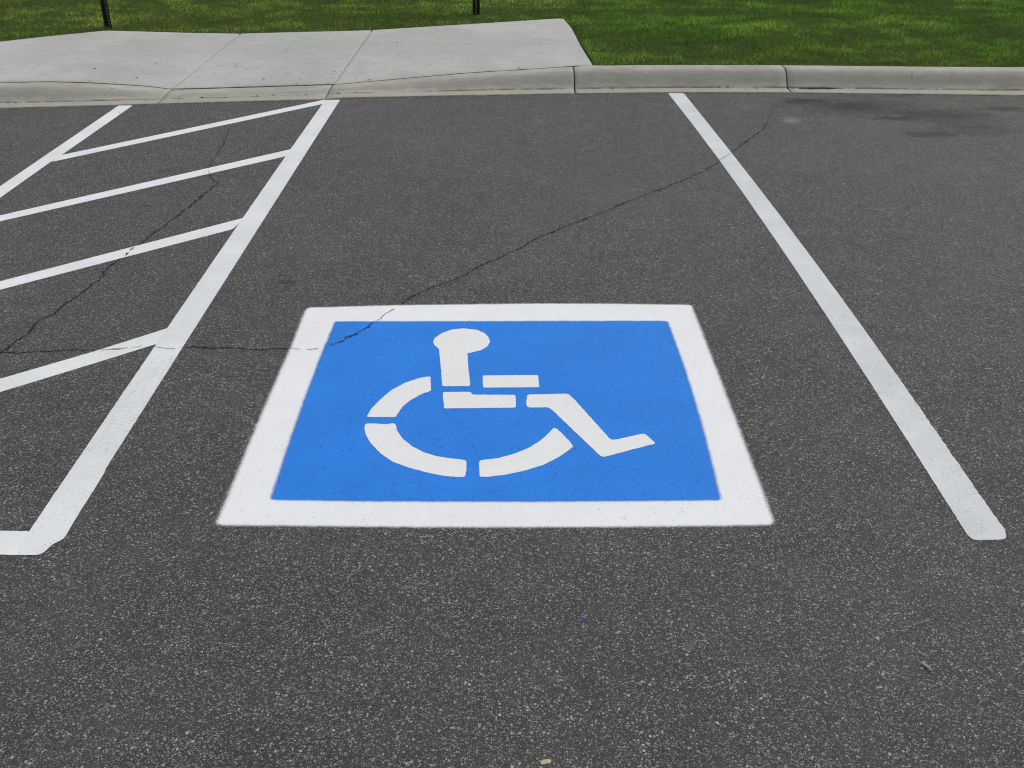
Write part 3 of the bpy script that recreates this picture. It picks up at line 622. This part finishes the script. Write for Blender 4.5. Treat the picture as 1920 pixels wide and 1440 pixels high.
# ---------------------------------------------------------------- small litter
def pebble(name, x, y, r, mat, label, cat, flat=.5, seed=0, z=0):
    import bmesh
    bm = bmesh.new(); bmesh.ops.create_icosphere(bm, subdivisions=3, radius=r)
    for q in bm.verts:
        k = 1 + .35 * mn.noise((q.co / r * 1.3 + Vector((seed, 0, 0)))) ; q.co = Vector((q.co.x * k * 1.25, q.co.y * k, q.co.z * k * flat))
    me = bpy.data.meshes.new(name); bm.to_mesh(me); bm.free()
    for p in me.polygons: p.use_smooth = True
    o = link(name, me, mat); o.location = (x, y, z + r * flat * .7); o.rotation_euler = (0, 0, seed); return tag(o, label, cat, None)
STONE = m_simple('pale_stone', (.28, .27, .23), (.42, .41, .37), 300, .8, .0008)
GST = m_simple('chip_stone', (.30, .36, .20), (.50, .46, .30), 150, .7, .0008)
sp = SPOTS
pebble('pebble', *sp['peb1'], .0046, STONE, 'small pale pebble lying right of the middle in front of the parking lines', 'pebble', .45, 1)
pebble('pebble', *sp['peb2'], .0040, STONE, 'small whitish pebble on the asphalt low in the picture, right of the middle', 'pebble', .5, 2)
pebble('pebble', *sp['peb3'], .0042, STONE, 'small grey pebble on the asphalt in the near left corner', 'pebble', .5, 3)
chip = pebble('stone_chip', *sp['chip'], .0075, GST, 'greenish cream stone chip at the bottom edge of the picture', 'stone chip', .40, 4)
for q in chip.data.vertices:      # split faces: a flat top and broken sides
    q.co.z = min(q.co.z, .0016 + .12 * q.co.x); q.co.y = max(min(q.co.y, .0052 - .25 * q.co.x), -.0058); q.co.x *= 1.15
for p in chip.data.polygons: p.use_smooth = False
chip.rotation_euler = (0, 0, .25)
BD = m_simple('blue_drip', (.03, .12, .33), (.05, .18, .42), 200, .6, .0005)
pebble('paint_drip', *sp['blue'], .0044, BD, 'tiny blue paint drip on the asphalt in front of the symbol', 'paint drip', .25, 5)
# dry leaf: a curled lanceolate blade
v, f = [], []
for i in range(9):
    t = i / 8; wv_ = .0030 * math.sin(math.pi * min(1, t * .92 + .04)) ** .8; cz = .0015 + .0028 * math.sin(math.pi * t)
    for s in (-1, 0, 1): v.append(((t - .5) * .032, s * wv_, cz + (0 if s == 0 else .0018)))
for i in range(8):
    for k in range(2): f.append((i * 3 + k, i * 3 + 3 + k, i * 3 + 4 + k, i * 3 + 1 + k))
LEAF = m_simple('dry_leaf_skin', (.33, .28, .16), (.48, .43, .28), 200, .7, .0005)
o = link('dry_leaf', mesh('dry_leaf', v, f), LEAF); o.location = (*sp['leaf'], .001); o.rotation_euler = (0, 0, R(-58))
tag(o, 'narrow curled tan leaf on the asphalt near the lower right corner', 'leaf')
sd = o.modifiers.new('thickness', 'SOLIDIFY'); sd.thickness = .0006
# debris washed against the kerb face
v, f = [], []
DEB = m_simple('debris', (.02, .017, .012), (.07, .055, .035), 90, .95, .001)
def flake(x, y, z, r):
    b = len(v); n = 5; a0 = random.random() * 6
    for i in range(n):
        a = a0 + i * 2 * math.pi / n; rr = r * random.uniform(.5, 1.2); v.append((x + rr * math.cos(a) * 1.7, y + rr * math.sin(a) * .6, z + random.uniform(0, .3) * r))
    v.append((x, y, z + r * .6)); f.extend([(b + i, b + (i + 1) % n, b + n) for i in range(n)])
for _ in range(60):
    x = random.uniform(-3.4, 3.9); flake(x, kf(x) + random.gauss(.15, .012), .006, random.uniform(.003, .010))
for _ in range(230):
    x = random.gauss(2.20, .075); flake(x, kf(x) + random.gauss(.15, .014), .007, random.uniform(.004, .011))
for _ in range(25):
    x = random.uniform(-2.3, -.2); flake(x, kf(x) + random.uniform(.1, .4), kh(x) * .5 + .004, random.uniform(.003, .006))
for _ in range(40):
    x = random.uniform(-3.4, 3.9); flake(x, kf(x) - random.uniform(0, .3), .0015, random.uniform(.002, .006))
for _ in range(26):
    x = random.uniform(-3.3, .4); t_ = random.random() ** 2; y = kf(x) + W + .03 + t_ * 1.2; flake(x, y, kh(x) + (.14 - kh(x)) * t_ * 1.2 / max(.3, ytop(x) - kf(x) - W) + .004, random.uniform(.003, .009))
tag(link('leaf_litter', mesh('leaf_litter', v, f), DEB), 'dark crumbs of dirt and leaves washed against the kerb', 'litter', kind='stuff')

# loose grit on the near asphalt
v, f = [], []
ico = [(0, 0, 1), (.89, 0, .45), (.28, .85, .45), (-.72, .53, .45), (-.72, -.53, .45), (.28, -.85, .45), (.72, .53, -.3), (-.28, .85, -.3), (-.89, 0, -.3), (-.28, -.85, -.3), (.72, -.53, -.3)]
icf = [(0, 1, 2), (0, 2, 3), (0, 3, 4), (0, 4, 5), (0, 5, 1), (1, 6, 2), (2, 7, 3), (3, 8, 4), (4, 9, 5), (5, 10, 1), (6, 7, 2), (7, 8, 3), (8, 9, 4), (9, 10, 5), (10, 6, 1)]
for _ in range(600):
    y = 1.2 + 6.4 * random.random() ** 1.6; x = random.uniform(-3.6, 3.6)
    if -.85 < x < .76 and 2.35 < y < 3.98: continue
    rr = min(.0052, random.expovariate(1 / .0011) + .0012); a = random.random() * 6.3; el = random.uniform(1, 1.9); fl = random.uniform(.35, .7); b = len(v)
    for p in ico:
        px, py, pz = (c_ * random.uniform(.75, 1.2) for c_ in p); px *= el
        v.append((x + rr * (px * math.cos(a) - py * math.sin(a)), y + rr * (px * math.sin(a) + py * math.cos(a)), rr * fl * (pz + .3)))
    f += [tuple(b + i for i in q) for q in icf]
N = NT('grit'); c_ = N.voro(150); cc = N.sep(c_.outputs['Color'])
GR = N.done(N.mix(N.math('POWER', cc[0], 1.5), (.10, .095, .09), (.40, .39, .35)), .85, None, .3)
tag(link('grit', mesh('grit', v, f), GR), 'loose pale grit scattered over the asphalt', 'grit', kind='stuff')
